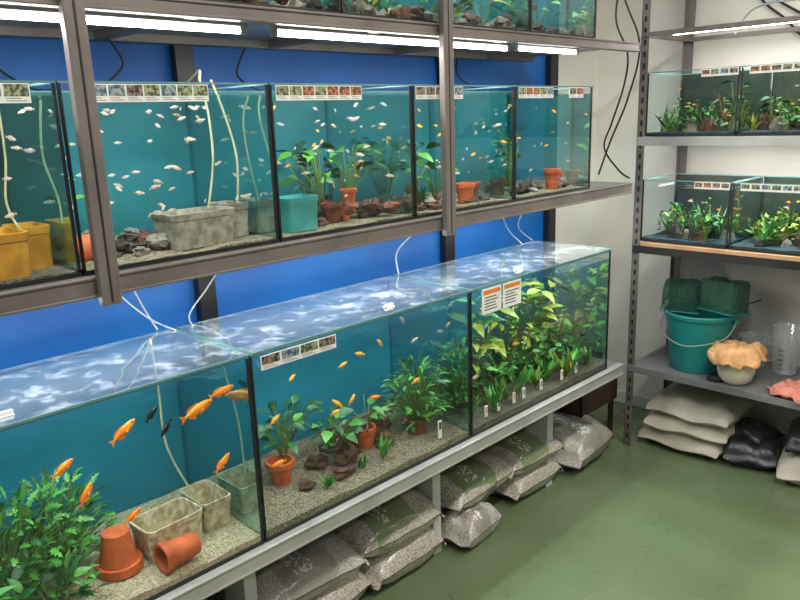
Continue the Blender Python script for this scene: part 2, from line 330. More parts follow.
# ---------------------------------------------------------------- aquariums
def tank(kind,o,w,d,h,bg,bed,bedh,lid=False,waterz=.93,mirror=True):
    ox,oy,oz=o
    if kind=='L': T=lambda a,b,c:(ox-b,oy+a,oz+c)
    else: T=lambda a,b,c:(ox+a,oy+b,oz+c)
    m=MB()
    def bx(a0,a1,b0,b1,c0,c1,k):
        p=T(a0,b0,c0); q=T(a1,b1,c1); m.box(p[0],q[0],p[1],q[1],p[2],q[2],k)
    g=.004
    bx(0,w,0,d,0,.006,'edge')
    m.quad(T(g,0.001,.006),T(w-g,0.001,.006),T(w-g,0.001,h),T(g,0.001,h),'glass')
    m.quad(T(0,g,.006),T(0,d,.006),T(0,d,h),T(0,g,h),'glass')
    wz=h*waterz
    if mirror:
        m.quad(T(w-.005,g,.006),T(w-.005,d,.006),T(w-.005,d,wz),T(w-.005,g,wz),'side')
    m.quad(T(w,g,.006),T(w,d,.006),T(w,d,h),T(w,g,h),'glass')
    bx(0,w,d-.003,d,0,h,bg)
    s=.0055
    bx(0,s,0,.006,.0,h,'seal'); bx(w-s,w,0,.006,.0,h,'seal'); bx(0,s*.5,d-.006,d-.003,0,h,'seal'); bx(w-s*.5,w,d-.006,d-.003,0,h,'seal')
    bx(0,w,-.0005,.004,0,.009,'seal'); bx(0,s,0,d,0,.012,'seal'); bx(w-s,w,0,d,0,.012,'seal')
    bx(0,w,-.001,.005,h-.004,h,'edge'); bx(0,w,d-.006,d,h-.004,h,'edge'); bx(0,.005,0,d,h-.004,h,'edge'); bx(w-.005,w,0,d,h-.004,h,'edge')
    nx,ny=36,12; vs=[];fs=[]
    for i in range(nx+1):
        for j in range(ny+1):
            a=.006+(w-.012)*i/nx; bb=.006+(d-.012)*j/ny
            z=bedh*(.8+.35*j/ny)+.006*noise.noise(Vector((a*14+ox,bb*14+oy,oz)))
            vs.append(T(a,bb,z))
    for i in range(nx):
        for j in range(ny): p=i*(ny+1)+j; fs.append((p,p+1,p+ny+2,p+ny+1))
    m.add(vs,fs,bed)
    fr=[T(.006+(w-.012)*i/nx,.0055,.007) for i in range(nx+1)]; top=[vs[i*(ny+1)] for i in range(nx+1)]
    m.add(fr+top,[(i,i+1,nx+2+i,nx+1+i) for i in range(nx)],bed)
    m.quad(T(.006,.006,wz),T(w-.006,.006,wz),T(w-.006,d-.006,wz),T(.006,d-.006,wz),'water')
    if lid:
        a0=.003; a1=w-.003; zz=h+.002
        m.quad(T(a0,-.004,zz+.005),T(a1,-.004,zz+.005),T(a1,d-.02,zz+.005),T(a0,d-.02,zz+.005),'lid')
        bx(a0,a1,-.006,-.003,zz,zz+.005,'edge'); bx(a0,a1,d-.022,d-.019,zz,zz+.005,'edge'); bx(a0,a0+.002,-.003,d-.02,zz,zz+.005,'edge'); bx(a1-.002,a1,-.003,d-.02,zz,zz+.005,'edge')
        q=w*(.36 if lid==1 else .62)
        bx(q-.014,q+.014,.04,.048,zz+.0055,zz+.014,'panel')
        bx(q-.014,q+.014,.034,.054,zz+.0055,zz+.0075,'panel')
    return m.build('aquarium',smooth=False)
LZ=.47; LH=.496
ly=[.09,.906,1.727,2.605]
tank('L',(FX,-.73,LZ),.81,.37,LH,'teal','gravel',.03,lid=1)
for i in range(3): tank('L',(FX,ly[i],LZ),ly[i+1]-ly[i]-.004,.37,LH,'teal',['gravel','mgravel','dgravel'][i],.03,lid=1+i%2)
UZ=1.222; UH=.365
uy=[.08,.55,1.02,1.49,1.96,2.43]
ubg=['dgreen','teal2','teal2','teal2','teal2']
tank('L',(FX,-.39,UZ),.465,.37,UH,'dgreen','dgravel',.015)
for i in range(5): tank('L',(FX,uy[i],UZ),.466,.37,UH,ubg[i],'dgravel' if i in(0,) else 'mgravel',.014)
ty=[.05,.45,.85,1.25,1.64,2.04,2.44]
for i in range(6): tank('L',(FX,ty[i],1.745),ty[i+1]-ty[i]-.004,.37,.36,'teal2','dgravel',.012)
# ---------------------------------------------------------------- plant tools
def blade(mb,p,d,L,W,k,droop=.6,n=5,fold=.25,tw=None,lob=False,ruf=0):
    p=Vector(p); d=Vector(d).normalized(); sd=d.cross(Vector((0,0,1)))
    if sd.length<.05: sd=Vector((1,0,0))
    sd.normalize(); sd.rotate(Matrix.Rotation(R(-.7,.7) if tw is None else tw,3,d))
    vs=[];fs=[]
    if lob: n=9
    for i in range(n+1):
        s=i/n; w=W*.5*max(.04,math.sin(math.pi*min(1,s**.75)))
        if lob: w*=(1.25 if i%2 else .45)
        up=sd.cross(d); rf=ruf*W*math.sin(i*2.1)
        vs+=[p-sd*w+up*(w*fold+rf),p.copy(),p+sd*w+up*(w*fold-rf)]
        p=p+d*L/n; d=(d+Vector((0,0,-droop/n))).normalized()
    for i in range(n):
        a=i*3; fs+=[(a,a+1,a+4,a+3),(a+1,a+2,a+5,a+4)]
    mb.add(vs,fs,k)
def bush(mb,c,rx,ry,H,n,L,W,mats,droop=.7,stems=True,lob=False):
    c=Vector(c)
    for i in range(n):
        a=R(0,6.283); q=R(.1,1)**.6; h=H*R(.15,1)*(1-.35*q)
        t=c+Vector((rx*q*math.cos(a),ry*q*math.sin(a),h))
        if stems and i%2==0: mb.tube([c+Vector((R(-.01,.01),R(-.01,.01),0)),c.lerp(t,.5)+Vector((0,0,h*.15)),t],.0012,'stem',4)
        d=Vector((math.cos(a)*q+R(-.4,.4),math.sin(a)*q+R(-.4,.4),R(.1,.9)))
        blade(mb,t,d,L*R(.7,1.2),W*R(.7,1.2),random.choice(mats),droop,lob=lob)
def rosette(mb,c,H,n,W,mats,spread=.35,droop=.4,ruf=.05):
    for i in range(n):
        a=R(0,6.283); d=Vector((math.cos(a)*spread*R(.2,1),math.sin(a)*spread*R(.2,1),1))
        blade(mb,Vector(c)+Vector((R(-.008,.008),R(-.008,.008),0)),d,H*R(.6,1.05),W*R(.7,1.1),random.choice(mats),droop*R(.3,1.2),n=6,ruf=ruf)
def broad(mb,c,H,n,L,W,mats,spread=.06,lo=.45):
    c=Vector(c)
    for i in range(n):
        a=R(0,6.283); r=spread*R(.3,1); t=c+Vector((r*math.cos(a),r*math.sin(a),H*R(lo,1)))
        mb.tube([c,c.lerp(t,.5)+Vector((0,0,.01)),t],.0016,'stem',5)
        blade(mb,t,(math.cos(a),math.sin(a),R(-.1,.8)),L*R(.8,1.2),W*R(.8,1.2),random.choice(mats),.8,n=7)
def stemplant(mb,c,H,n,L,W,mats,lean=.05):
    c=Vector(c)
    for i in range(n):
        b0=c+Vector((R(-.03,.03),R(-.03,.03),0)); top=b0+Vector((R(-lean,lean),R(-lean,lean),H*R(.7,1)))
        mb.tube([b0,top],.0016,'stem',4); k=max(3,int(H/.022))
        for j in range(k):
            p=b0.lerp(top,(j+1)/k)
            for s in (0,1):
                a=j*1.57+s*3.14+R(-.3,.3); blade(mb,p,(math.cos(a),math.sin(a),.55),L*R(.8,1.1),W,random.choice(mats),.6,n=4)
LX=(-1.782,-1.428)
def lb(mb,i): mb.clamp(LX[0],LX[1],ly[i]+.012,ly[i+1]-.02,LZ+.012,LZ+LH*.93-.006)
def ub(mb,i): mb.clamp(LX[0],LX[1],uy[i]+.01,uy[i+1]-.016,UZ+.008,UZ+UH*.93-.006)
def pot(mb,c,r0,r1,h,k,mat=None,n=24):
    t=.12*r1
    mb.lathe(c,[(.001,0),(r0,0),(r0+(r1-r0)*.78,h*.78),(r1*1.08,h*.78),(r1*1.1,h),(r1-t,h),(r1-t,h*.8),(r0-t*.5,h*.06),(.001,h*.06)],k,n,mat)
def tray(mb,c,w,l,h,k,rot=0):
    c=Vector(c); Rm=Matrix.Rotation(rot,3,'Z')
    def ring(hw,hl,z,n=5,r=.15):
        out=[]; rr=min(hw,hl)*r*2
        for cx,cy,a0 in ((hw-rr,hl-rr,0),(-hw+rr,hl-rr,90),(-hw+rr,-hl+rr,180),(hw-rr,-hl+rr,270)):
            for i in range(n):
                a=math.radians(a0+90*i/(n-1)); out.append(c+Rm@Vector((cx+rr*math.cos(a),cy+rr*math.sin(a),z)))
        return out
    W=w/2;L=l/2
    rs=[ring(W*.9,L*.93,0),ring(W*.96,L*.98,h*.8),ring(W*1.0,L*1.0,h*.82),ring(W*1.02,L*1.02,h),ring(W*.93,L*.95,h),ring(W*.88,L*.92,h*.8),ring(W*.8,L*.84,h*.08)]
    n=len(rs[0]); vs=[p for r in rs for p in r]; fs=[]
    for i in range(len(rs)-1):
        for j in range(n): fs.append((i*n+j,i*n+(j+1)%n,(i+1)*n+(j+1)%n,(i+1)*n+j))
    fs.append(tuple(range(n-1,-1,-1))); fs.append(tuple((len(rs)-1)*n+j for j in range(n)))
    mb.add(vs,fs,k)
# fish ------------------------------------------------------------
def fish(mb,p,yaw,L,k,hr=.34,tr=.16,pitch=0,eye=True,n=8):
    p=Vector(p); Rm=Matrix.Rotation(yaw,3,'Z')@Matrix.Rotation(-pitch,3,'Y')
    prof=[(0,.10),(.06,.42),(.16,.74),(.3,.97),(.42,1),(.56,.86),(.7,.56),(.8,.3),(.86,.25)]
    vs=[];fs=[]
    for s,h in prof:
        for j in range(n):
            a=2*math.pi*j/n; vs.append(p+Rm@Vector((L*(.5-s),L*tr*.5*h*math.cos(a),L*hr*.5*h*math.sin(a))))
    m=len(prof)
    for i in range(m-1):
        for j in range(n): fs.append((i*n+j,i*n+(j+1)%n,(i+1)*n+(j+1)%n,(i+1)*n+j))
    fs.append(tuple(range(n-1,-1,-1))); fs.append(tuple((m-1)*n+j for j in range(n)))
    mb.add(vs,fs,k)
    def pl(pts,f): mb.add([p+Rm@Vector((x*L,y*L,z*L)) for x,y,z in pts],f,k)
    pl([(-.33,0,.03),(-.33,0,-.03),(-.5,0,-.13),(-.45,.01,0),(-.5,0,.13)],[(0,1,2,3),(0,3,4)])
    q=hr*.5
    pl([(.2,0,q*.8),(.05,0,q+.05),(-.18,0,q*.9+.05),(-.3,0,q*.45+.05),(-.26,0,q*.35),(0,0,q*.9)],[(0,1,5),(1,2,5),(2,3,4,5)])
    pl([(-.02,0,-q*.9),(-.1,0,-q-.06),(-.26,0,-q*.4-.04),(-.26,0,-q*.35)],[(0,1,2,3)])
    pl([(.18,0,-q*.7),(.1,.03,-q-.07),(.06,0,-q*.85)],[(0,1,2)])
    for sg in (1,-1):
        if eye:
            pl([(.2,sg*tr*.42,-.02),(.06,sg*(tr*.5+.07),-.05),(.06,sg*(tr*.5+.05),.03)],[(0,1,2)])
            mb.rock(p+Rm@Vector((L*.37,sg*L*tr*.3,L*hr*.1)),(L*.024,)*3,'eye',n=6,m=4,amp=0)
H2=math.pi/2
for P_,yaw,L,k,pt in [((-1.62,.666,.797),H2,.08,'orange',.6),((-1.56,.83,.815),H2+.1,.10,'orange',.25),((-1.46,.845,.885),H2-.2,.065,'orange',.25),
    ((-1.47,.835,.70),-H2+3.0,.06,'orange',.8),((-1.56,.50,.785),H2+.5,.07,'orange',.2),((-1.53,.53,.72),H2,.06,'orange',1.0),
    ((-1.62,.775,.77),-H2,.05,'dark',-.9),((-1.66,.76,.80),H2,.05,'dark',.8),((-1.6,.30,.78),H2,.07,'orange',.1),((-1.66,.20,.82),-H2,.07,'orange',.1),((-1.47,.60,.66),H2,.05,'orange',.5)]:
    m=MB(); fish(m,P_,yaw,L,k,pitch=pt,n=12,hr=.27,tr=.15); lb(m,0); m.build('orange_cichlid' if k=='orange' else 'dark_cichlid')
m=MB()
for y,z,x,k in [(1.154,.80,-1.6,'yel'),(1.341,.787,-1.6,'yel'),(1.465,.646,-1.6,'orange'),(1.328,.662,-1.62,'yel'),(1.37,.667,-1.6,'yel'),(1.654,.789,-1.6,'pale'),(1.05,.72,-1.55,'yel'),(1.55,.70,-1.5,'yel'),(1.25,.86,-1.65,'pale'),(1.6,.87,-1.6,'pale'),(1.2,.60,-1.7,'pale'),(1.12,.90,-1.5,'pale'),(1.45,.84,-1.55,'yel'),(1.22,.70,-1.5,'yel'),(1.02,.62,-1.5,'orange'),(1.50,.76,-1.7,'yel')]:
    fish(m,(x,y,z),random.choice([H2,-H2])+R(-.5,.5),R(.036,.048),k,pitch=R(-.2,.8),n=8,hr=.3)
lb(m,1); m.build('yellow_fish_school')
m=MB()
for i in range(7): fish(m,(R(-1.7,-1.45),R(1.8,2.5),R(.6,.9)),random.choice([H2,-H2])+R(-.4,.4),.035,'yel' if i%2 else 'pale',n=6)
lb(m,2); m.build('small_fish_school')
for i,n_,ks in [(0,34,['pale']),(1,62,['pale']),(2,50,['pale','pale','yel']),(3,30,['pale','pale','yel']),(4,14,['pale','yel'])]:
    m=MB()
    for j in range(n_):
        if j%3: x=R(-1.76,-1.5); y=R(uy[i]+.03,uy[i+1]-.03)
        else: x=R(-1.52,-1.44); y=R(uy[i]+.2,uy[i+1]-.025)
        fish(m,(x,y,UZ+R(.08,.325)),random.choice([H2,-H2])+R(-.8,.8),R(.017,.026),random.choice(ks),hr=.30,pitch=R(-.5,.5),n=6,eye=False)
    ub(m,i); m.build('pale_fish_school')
# ---- lower tank 1 contents
m=MB(); bush(m,(-1.62,.36,.495),.13,.18,.26,340,.042,.016,['g1','g2','g1','g4'],.7,lob=True); bush(m,(-1.66,.51,.495),.09,.10,.26,200,.04,.016,['g1','g2','g4'],.7,lob=True); bush(m,(-1.5,.25,.495),.08,.14,.15,120,.055,.018,['g2','g1','g4'],.7); bush(m,(-1.5,.42,.495),.06,.09,.12,80,.045,.018,['g2','g1'],.7); rosette(m,(-1.47,.30,.5),.1,16,.02,['g1','g4'],.8); lb(m,0); m.build('java_fern_bush')
m=MB(); pot(m,(0,0,0),.030,.048,.095,'terra',Matrix.Rotation(math.pi,3,'X')); m.v=[(a-1.55,b_+.588,c+.595) for a,b_,c in m.v]; lb(m,0); m.build('terracotta_pot')
m=MB(); tray(m,(-1.55,.715,.498),.10,.15,.085,'trough',.06); lb(m,0); m.build('plastic_tray')
m=MB(); tray(m,(-1.585,.842,.498),.125,.082,.08,'trough',0); lb(m,0); m.build('plastic_tray')
m=MB(); rm=Matrix.Rotation(.05,3,'Z')@Matrix.Rotation(H2,3,'X'); pot(m,(-1.463,.738,.533),.027,.033,.09,'terra',rm); lb(m,0); m.build('terracotta_pot')
m=MB(); m.tube([(-1.70,.80,.98),(-1.69,.80,.85),(-1.66,.79,.70),(-1.60,.82,.57)],.003,'hose',6,6); m.build('air_hose')
# ---- lower tank 2
m=MB(); bush(m,(-1.56,1.615,.50),.085,.085,.27,260,.045,.012,['g1','g4','g1','g2'],.9); lb(m,1); m.build('water_fern_plant')
m=MB(); broad(m,(-1.62,1.12,.54),.13,18,.05,.024,['g1','g2','g2']); broad(m,(-1.60,1.28,.52),.13,24,.055,.028,['g2','g1'],.09); broad(m,(-1.72,1.2,.52),.16,16,.05,.026,['g2'],.09); broad(m,(-1.62,1.44,.54),.10,12,.045,.024,['g2','g1'],.06); lb(m,1); m.build('anubias_plant')
m=MB(); pot(m,(-1.60,1.09,.50),.026,.038,.07,'terra'); lb(m,1); m.build('terracotta_pot')
m=MB(); 
for j,(x,y,z,a,b_,c) in enumerate([(-1.50,1.24,.508,.022,.035,.016),(-1.55,1.30,.525,.026,.034,.028),(-1.6,1.22,.515,.03,.03,.024),(-1.56,1.46,.515,.03,.036,.026),(-1.64,1.52,.52,.035,.03,.03),(-1.52,1.12,.508,.02,.026,.012)]): m.rock((x,y,z),(a,b_,c),'wood' if j%2 else 'rockR',j)
for q in range(10): m.tube([(-1.57,1.30,.53),(-1.57+R(-.06,.06),1.32+R(-.1,.12),.56+R(0,.05)),(-1.57+R(-.12,.08),1.32+R(-.16,.2),.54+R(-.03,.08))],.008,'wood',7,4,.35)
lb(m,1); m.build('driftwood')
m=MB(); pot(m,(-1.60,1.41,.50),.028,.038,.065,'terra'); pot(m,(-1.55,1.60,.50),.03,.04,.05,'terraD'); lb(m,1); m.build('terracotta_pot')
m=MB(); rosette(m,(-1.50,1.40,.50),.07,16,.012,['g1','g4'],.7); rosette(m,(-1.48,1.16,.50),.05,12,.010,['g1','g2'],.8); rosette(m,(-1.7,1.0,.50),.1,12,.02,['g2'],.8); rosette(m,(-1.49,1.30,.50),.05,12,.010,['g1','g2'],.8); lb(m,1); m.build('small_sword_plants')
# ---- lower tank 3
m=MB()
for y in (1.82,1.91,2.0,2.09,2.18,2.27,2.36,2.45,2.53):
    rosette(m,(-1.48+R(-.02,.02),y,.50),R(.08,.13),20,.02,['g1','g4','g1','g3'],.8,ruf=.12)
    bush(m,(-1.56+R(-.02,.02),y+.03,.50),.045,.05,R(.15,.22),34,.04,.022,['g1','g2','g4'],.6)
for y in (2.0,2.1,2.2,2.3,2.4,2.5): broad(m,(-1.64,y,.50),R(.3,.41),14,.085,.032,['g3','g3','g1'],.06,.35)
for y in (1.79,1.87,1.95): bush(m,(-1.66,y,.50),.05,.05,R(.24,.34),50,.04,.018,['g1','g2','g3'],.6)
for y in (2.05,2.34,2.5): stemplant(m,(-1.68,y,.50),R(.3,.41),3,.035,.014,['g1','g3'])
for y in (1.84,2.2,2.45): stemplant(m,(-1.60,y,.50),.24,3,.028,.012,['g1','g3','red'] if y<1.9 else ['g1','g3'])
lb(m,2); m.build('aquatic_plant_bed')
m=MB()
for y in (1.83,1.9,1.99,2.05,2.16,2.3,2.4): m.box(-1.45,-1.446,y,y+.014,.50,.54,'paper'); m.box(-1.446,-1.4455,y+.004,y+.011,.515,.535,'oink' if int(y*100)%2 else 'ink')
m.build('plant_price_tags',False)
m=MB(); m.box(-1.456,-1.452,1.60,1.615,.50,.56,'paper'); m.box(-1.452,-1.4515,1.602,1.613,.53,.555,'ink'); m.build('plant_price_tag',False)
# ---- upper tank contents
bz=UZ+.012
m=MB(); tray(m,(-1.50,.40,bz),.13,.14,.085,'ybin'); ub(m,0); m.build('yellow_tray')
m=MB(); tray(m,(-1.55,.50,bz),.10,.06,.085,'ybin'); ub(m,0); m.build('yellow_tray')
m=MB()
for q in (0,1): m.tube([(-1.5,.41+q*.02,1.56),(-1.52,.405+q*.03,1.45),(-1.53,.42+q*.01,1.36),(-1.5,.42,1.30)],.003,'hose',6,6)
m.tube([(-1.6,.50,1.56),(-1.62,.505,1.45),(-1.61,.49,1.36),(-1.58,.50,1.30)],.0025,'hose',6,6)
m.tube([(-1.55,.34,1.56),(-1.53,.35,1.45),(-1.54,.36,1.36),(-1.52,.38,1.30)],.0025,'hose',6,6)
m.build('air_hose')
m=MB()
m.tube([(-1.55,.92,1.60),(-1.56,.94,1.53),(-1.54,.93,1.42),(-1.53,.90,1.31)],.0028,'hose',6,6)
m.tube([(-1.55,.95,1.60),(-1.56,.985,1.52),(-1.54,.995,1.42),(-1.53,.98,1.31)],.0028,'hose',6,6)
m.tube([(-1.55,.92,1.60),(-1.57,.935,1.622),(-1.62,.95,1.615),(-1.70,.97,1.60),(-1.80,1.0,1.59)],.0028,'hose',6,6); m.build('air_hose')
m=MB(); tray(m,(-1.505,.845,bz),.10,.165,.078,'bin',.05); ub(m,1); m.build('breeding_tray')
m=MB(); tray(m,(-1.56,.97,bz),.10,.06,.08,'bin'); ub(m,1); m.build('breeding_tray')
m=MB()
for j in range(30): m.rock((R(-1.70,-1.48),R(.60,.77),bz+R(.0,.035)),(R(.012,.024),R(.014,.028),R(.007,.016)),random.choice(['rock','rock','rockR','rockG']),j)
for j in range(10): m.rock((R(-1.75,-1.68),R(.60,.98),bz+R(.0,.02)),(R(.012,.024),R(.014,.028),R(.007,.016)),random.choice(['rock','rockG']),j)
ub(m,1); m.build('rock_pile')
m=MB(); rm=Matrix.Rotation(1.9,3,'X'); pot(m,(-1.53,.63,bz+.035),.02,.032,.055,'terra',rm); ub(m,1); m.build('terracotta_pot')
m=MB(); broad(m,(-1.56,.585,bz),.14,6,.045,.03,['g1','g4'],.03); ub(m,1); m.build('anubias_plant')
m=MB(); tray(m,(-1.48,1.115,bz),.07,.10,.085,'tbin'); ub(m,2); m.build('turquoise_tray')
m=MB()
for j in range(34): m.rock((R(-1.66,-1.46),R(1.18,1.46),bz+R(.0,.045)),(R(.013,.024),R(.014,.028),R(.009,.020)),random.choice(['rock','rockR','rock','terraD']),j+30)
ub(m,2); m.build('rock_pile')
m=MB(); pot(m,(-1.52,1.27,bz),.02,.028,.05,'terraD'); pot(m,(-1.50,1.31,bz+.045),.015,.022,.04,'terra'); pot(m,(-1.53,1.31,bz),.02,.026,.045,'terra'); ub(m,2); m.build('terracotta_pot')
m=MB(); broad(m,(-1.57,1.28,bz+.03),.16,18,.055,.028,['g1','g2','g2'],.09); broad(m,(-1.6,1.40,bz+.03),.16,20,.055,.028,['g2','g1'],.07); broad(m,(-1.70,1.34,bz+.02),.18,16,.05,.026,['g2'],.08); ub(m,2); m.build('anubias_plant')
m=MB(); pot(m,(-1.49,1.79,bz),.022,.03,.06,'terra'); pot(m,(-1.54,1.88,bz),.022,.03,.055,'terraD'); ub(m,3); m.build('terracotta_pot')
m=MB(); broad(m,(-1.6,1.66,bz),.18,18,.06,.03,['g2','g2','g1'],.08); rosette(m,(-1.5,1.6,bz),.1,16,.016,['g2'],.6); broad(m,(-1.58,1.75,bz),.15,12,.05,.025,['g2','g1'],.06); ub(m,3); m.build('anubias_plant')
m=MB()
for j in range(24): m.rock((R(-1.66,-1.46),R(1.53,1.92),bz+R(.0,.02)),(R(.014,.026),R(.014,.028),R(.008,.018)),random.choice(['rockG','rockR','rock']),j+60)
ub(m,3); m.build('rock_pile')
m=MB(); pot(m,(-1.49,2.28,bz),.02,.028,.07,'terra'); pot(m,(-1.53,2.36,bz),.022,.028,.05,'terra'); ub(m,4); m.build('terracotta_pot')
m=MB(); rosette(m,(-1.5,2.03,bz),.25,9,.016,['g3','g3','g1'],.25); broad(m,(-1.58,2.1,bz),.22,9,.05,.025,['g1','g3'],.06); ub(m,4); m.build('sword_plant')
m=MB()
for j in range(20): m.rock((R(-1.66,-1.46),R(2.0,2.38),bz+R(.0,.02)),(R(.014,.026),R(.014,.028),R(.008,.018)),random.choice(['rockG','rockR','rock']),j+80)
ub(m,4); m.build('rock_pile')
# ---- top row contents
def tb(mb,i): mb.clamp(LX[0],LX[1],ty[i]+.01,ty[i+1]-.016,1.745+.008,2.05)
for i in range(6):
    m=MB(); z=1.757
    for j in range(18): m.rock((R(-1.60,-1.44),R(ty[i]+.03,ty[i+1]-.03),z+R(0,.025)),(R(.016,.03),R(.016,.034),R(.010,.026)),random.choice(['rock','rockR','rockG']),j+i*20)
    tb(m,i); m.build('rock_pile')
    m=MB(); k=[['g2'],['g2','g1'],['g1','g3'],['g3','g1','g4'],['g2','g3'],['g1','g3']][i]
    for j in range(3): bush(m,(R(-1.6,-1.46),R(ty[i]+.06,ty[i+1]-.06),z),.05,.05,R(.12,.2),26,.045,.016,k,.5)
    broad(m,(R(-1.6,-1.5),R(ty[i]+.1,ty[i+1]-.1),z),.15,9,.05,.025,k,.06)
    tb(m,i); m.build('aquatic_plant')
# ---- label strips
def strip(x,y0,y1,z,h,n):
    m=MB(); m.box(x,x+.0012,y0,y1,z-h,z,'paper'); w=(y1-y0)/n
    for i in range(n):
        a=y0+i*w+w*.05; c=a+w*.9; m.box(x+.0012,x+.0018,a,c,z-h*.66,z-h*.05,random.choice(['p1','p2','p3','p4']))
        for q in range(2): m.box(x+.0012,x+.0017,a+w*.05,a+w*(.6+.2*q),z-h*(.78+.12*q),z-h*(.75+.12*q),'ink')
    m.build('fish_label_strip',False)
S=FX+.001
strip(S,.13,.50,1.582,.034,8); strip(S,.605,.86,1.582,.034,7); strip(S,1.035,1.30,1.582,.034,7); strip(S,1.50,1.70,1.582,.034,5); strip(S,1.975,2.17,1.582,.034,5); strip(S,2.27,2.36,1.582,.034,2)
strip(S+.006,.93,1.165,.960,.036,4)
m=MB()
for a in (1.775,1.885):
    x=S+.006; m.box(x,x+.0012,a,a+.10,.878,.962,'paper'); m.box(x+.0012,x+.0018,a+.006,a+.094,.942,.956,'oink')
    for q in range(5): m.box(x+.0012,x+.0018,a+.012,a+R(.06,.09),.93-q*.01,.9335-q*.01,'ink')
m.build('price_sign',False)
# ---------------------------------------------------------------- sacks
def sack(name,c,sx,sy,h,k,seed=0,rot=0,tilt=0):
    n=34; m=MB(); vs=[];fs=[]; Rm=Matrix.Rotation(rot,3,'Z')@Matrix.Rotation(tilt,3,'X'); c=Vector(c)
    def P(u,v,s):
        v2=min(1,abs(v)/.9)
        e=max(0,(1-abs(u)**3.6))*max(0,(1-v2**3.0)); t=e**.5
        wr=noise.noise(Vector((u*2+seed*5,v*2,s*2)))*.22
        wr+=.05*math.sin((u*3+v*5+seed)*2+2*noise.noise(Vector((u*2,v*2,seed))))*abs(v)
        z=h*.5*s*t*(1+wr*(1.5 if s>0 else .3))+.0015*s
        if s<0: z=max(z,-h*.42)
        pin=1-.05*abs(v)**4; pin2=1-.04*abs(u)**4
        x=sx*.5*u*pin*(1+.04*noise.noise(Vector((v*2+seed,u,1)))); y=sy*.5*v*pin2*(1+.04*noise.noise(Vector((u*2+seed,v,4))))
        if v2>=1: z-=h*.12+.006*math.sin(u*5+seed)
        return c+Rm@Vector((x,y,z+h*.42))
    for s in (1,-1):
        o=len(vs)
        for i in range(n+1):
            for j in range(n+1): vs.append(P(-1+2*i/n,-1+2*j/n,s))
        for i in range(n):
            for j in range(n):
                p=o+i*(n+1)+j; q=(p,p+n+1,p+n+2,p+1); fs.append(q if s>0 else q[::-1])
    m.add(vs,fs,k); m.v=[(a,b_,max(z,.001)) for a,b_,z in m.v]; return m.build(name,ang=2.5)
sack('gravel_sack',(-1.71,1.15,0),.40,.44,.16,'sack',1,.05); sack('gravel_sack',(-1.69,1.14,.125),.36,.42,.13,'sackw',2,-.08)
sack('gravel_sack',(-1.70,1.53,0),.38,.36,.16,'sack',3,.02); sack('gravel_sack',(-1.69,1.50,.125),.37,.40,.15,'sackg',4,-.05)
sack('gravel_sack',(-1.545,1.85,0),.17,.24,.13,'sackw',5,.1)
sack('gravel_sack',(-1.75,1.92,0),.30,.36,.14,'sack',6,0); sack('gravel_sack',(-1.69,1.93,.11),.36,.40,.14,'sackg',7,.08)
sack('gravel_sack',(-1.70,2.28,0),.38,.35,.14,'sack',8,0); sack('gravel_sack',(-1.69,2.27,.11),.37,.37,.13,'sackg',9,-.06)
sack('gravel_sack',(-1.66,2.64,0),.38,.38,.19,'sackw',10,.1)
sack('gravel_sack',(-1.71,.68,0),.38,.46,.15,'sack',11,0); sack('gravel_sack',(-1.70,.68,.12),.35,.42,.13,'sackg',12,0)
m=MB(); m.box(-1.90,-1.60,2.70,3.02,.17,.175,'crate')
for a in ((-1.90,-1.59,2.70,2.71),(-1.90,-1.59,3.01,3.02),(-1.90,-1.89,2.70,3.02),(-1.60,-1.59,2.70,3.02)): m.box(*a,.17,.27,'crate')
for a in ((-1.89,2.71),(-1.62,2.71),(-1.89,2.99),(-1.62,2.99)): m.box(a[0],a[0]+.02,a[1],a[1]+.02,0,.17,'crate')
for j in range(5): m.box(-1.88+j*.055,-1.85+j*.055,2.73,2.98,.175,.23+R(0,.03),'wood')
m.build('storage_crate',False,.003)
for j,z in enumerate((0,.075,.148)): sack('white_sack',(-1.27+.015*j,3.14,z),.38,.36,.115,'wsack',20+j*3,R(-.1,.1))
sack('dark_plastic_bag',(-1.0,3.12,0),.22,.26,.14,'dsack',30,.3); sack('dark_plastic_bag',(-1.01,3.15,.09),.18,.18,.08,'dsack',33,-.3)
sack('white_sack',(-.74,3.12,0),.28,.30,.14,'wsack',31,.2); sack('dark_plastic_bag',(-.74,3.16,.105),.26,.30,.14,'dsack',32,.2)
# ---------------------------------------------------------------- back rack
BY=2.91
br=empty('storage_rack_back')
def bpart(mb,n,bev=.001): return mb.build(n,smooth=False,bevel=bev,parent=br)
m=MB()
for x,sg in ((-1.49,1),(-.28,-1)):
    for y,sy in ((BY,1),(3.33,-1)):
        m.box(x,x+sg*.034,y,y+sy*.002,0,2.35,'rail'); m.box(x,x+sg*.002,y,y+sy*.034,0,2.35,'rail')
        z=.04
        while z<2.3:
            m.box(x+sg*.012,x+sg*.022,y-sy*.0006,y,z,z+.022,'seal'); m.box(x-sg*.0006,x,y+sy*.012,y+sy*.022,z,z+.022,'seal'); z+=.045
bpart(m,'slotted_posts',0)
def bshelf(n,z,h,k,deck=True):
    m=MB(); m.box(-1.486,-.284,BY-.004,BY+.02,z-h,z,k); m.box(-1.486,-.284,3.31,3.33,z-h,z,k); m.box(-1.486,-1.466,BY,3.33,z-h,z,k); m.box(-.304,-.284,BY,3.33,z-h,z,k)
    if deck: m.box(-1.486,-.284,BY+.004,3.33,z-.006,z-.001,'shelf')
    bpart(m,n)
bshelf('bottom_shelf',.392,.03,'shelf'); bshelf('middle_shelf',.935,.032,'railD'); bshelf('top_shelf',1.39,.036,'railL'); bshelf('top_rail',1.80,.018,'rail',False)
m=MB(); m.box(-1.45,-.32,BY-.006,BY+.40,.936,.952,'plank'); bpart(m,'wood_board')
bt=[(-1.462,.366),(-1.09,.366),(-.718,.366)]
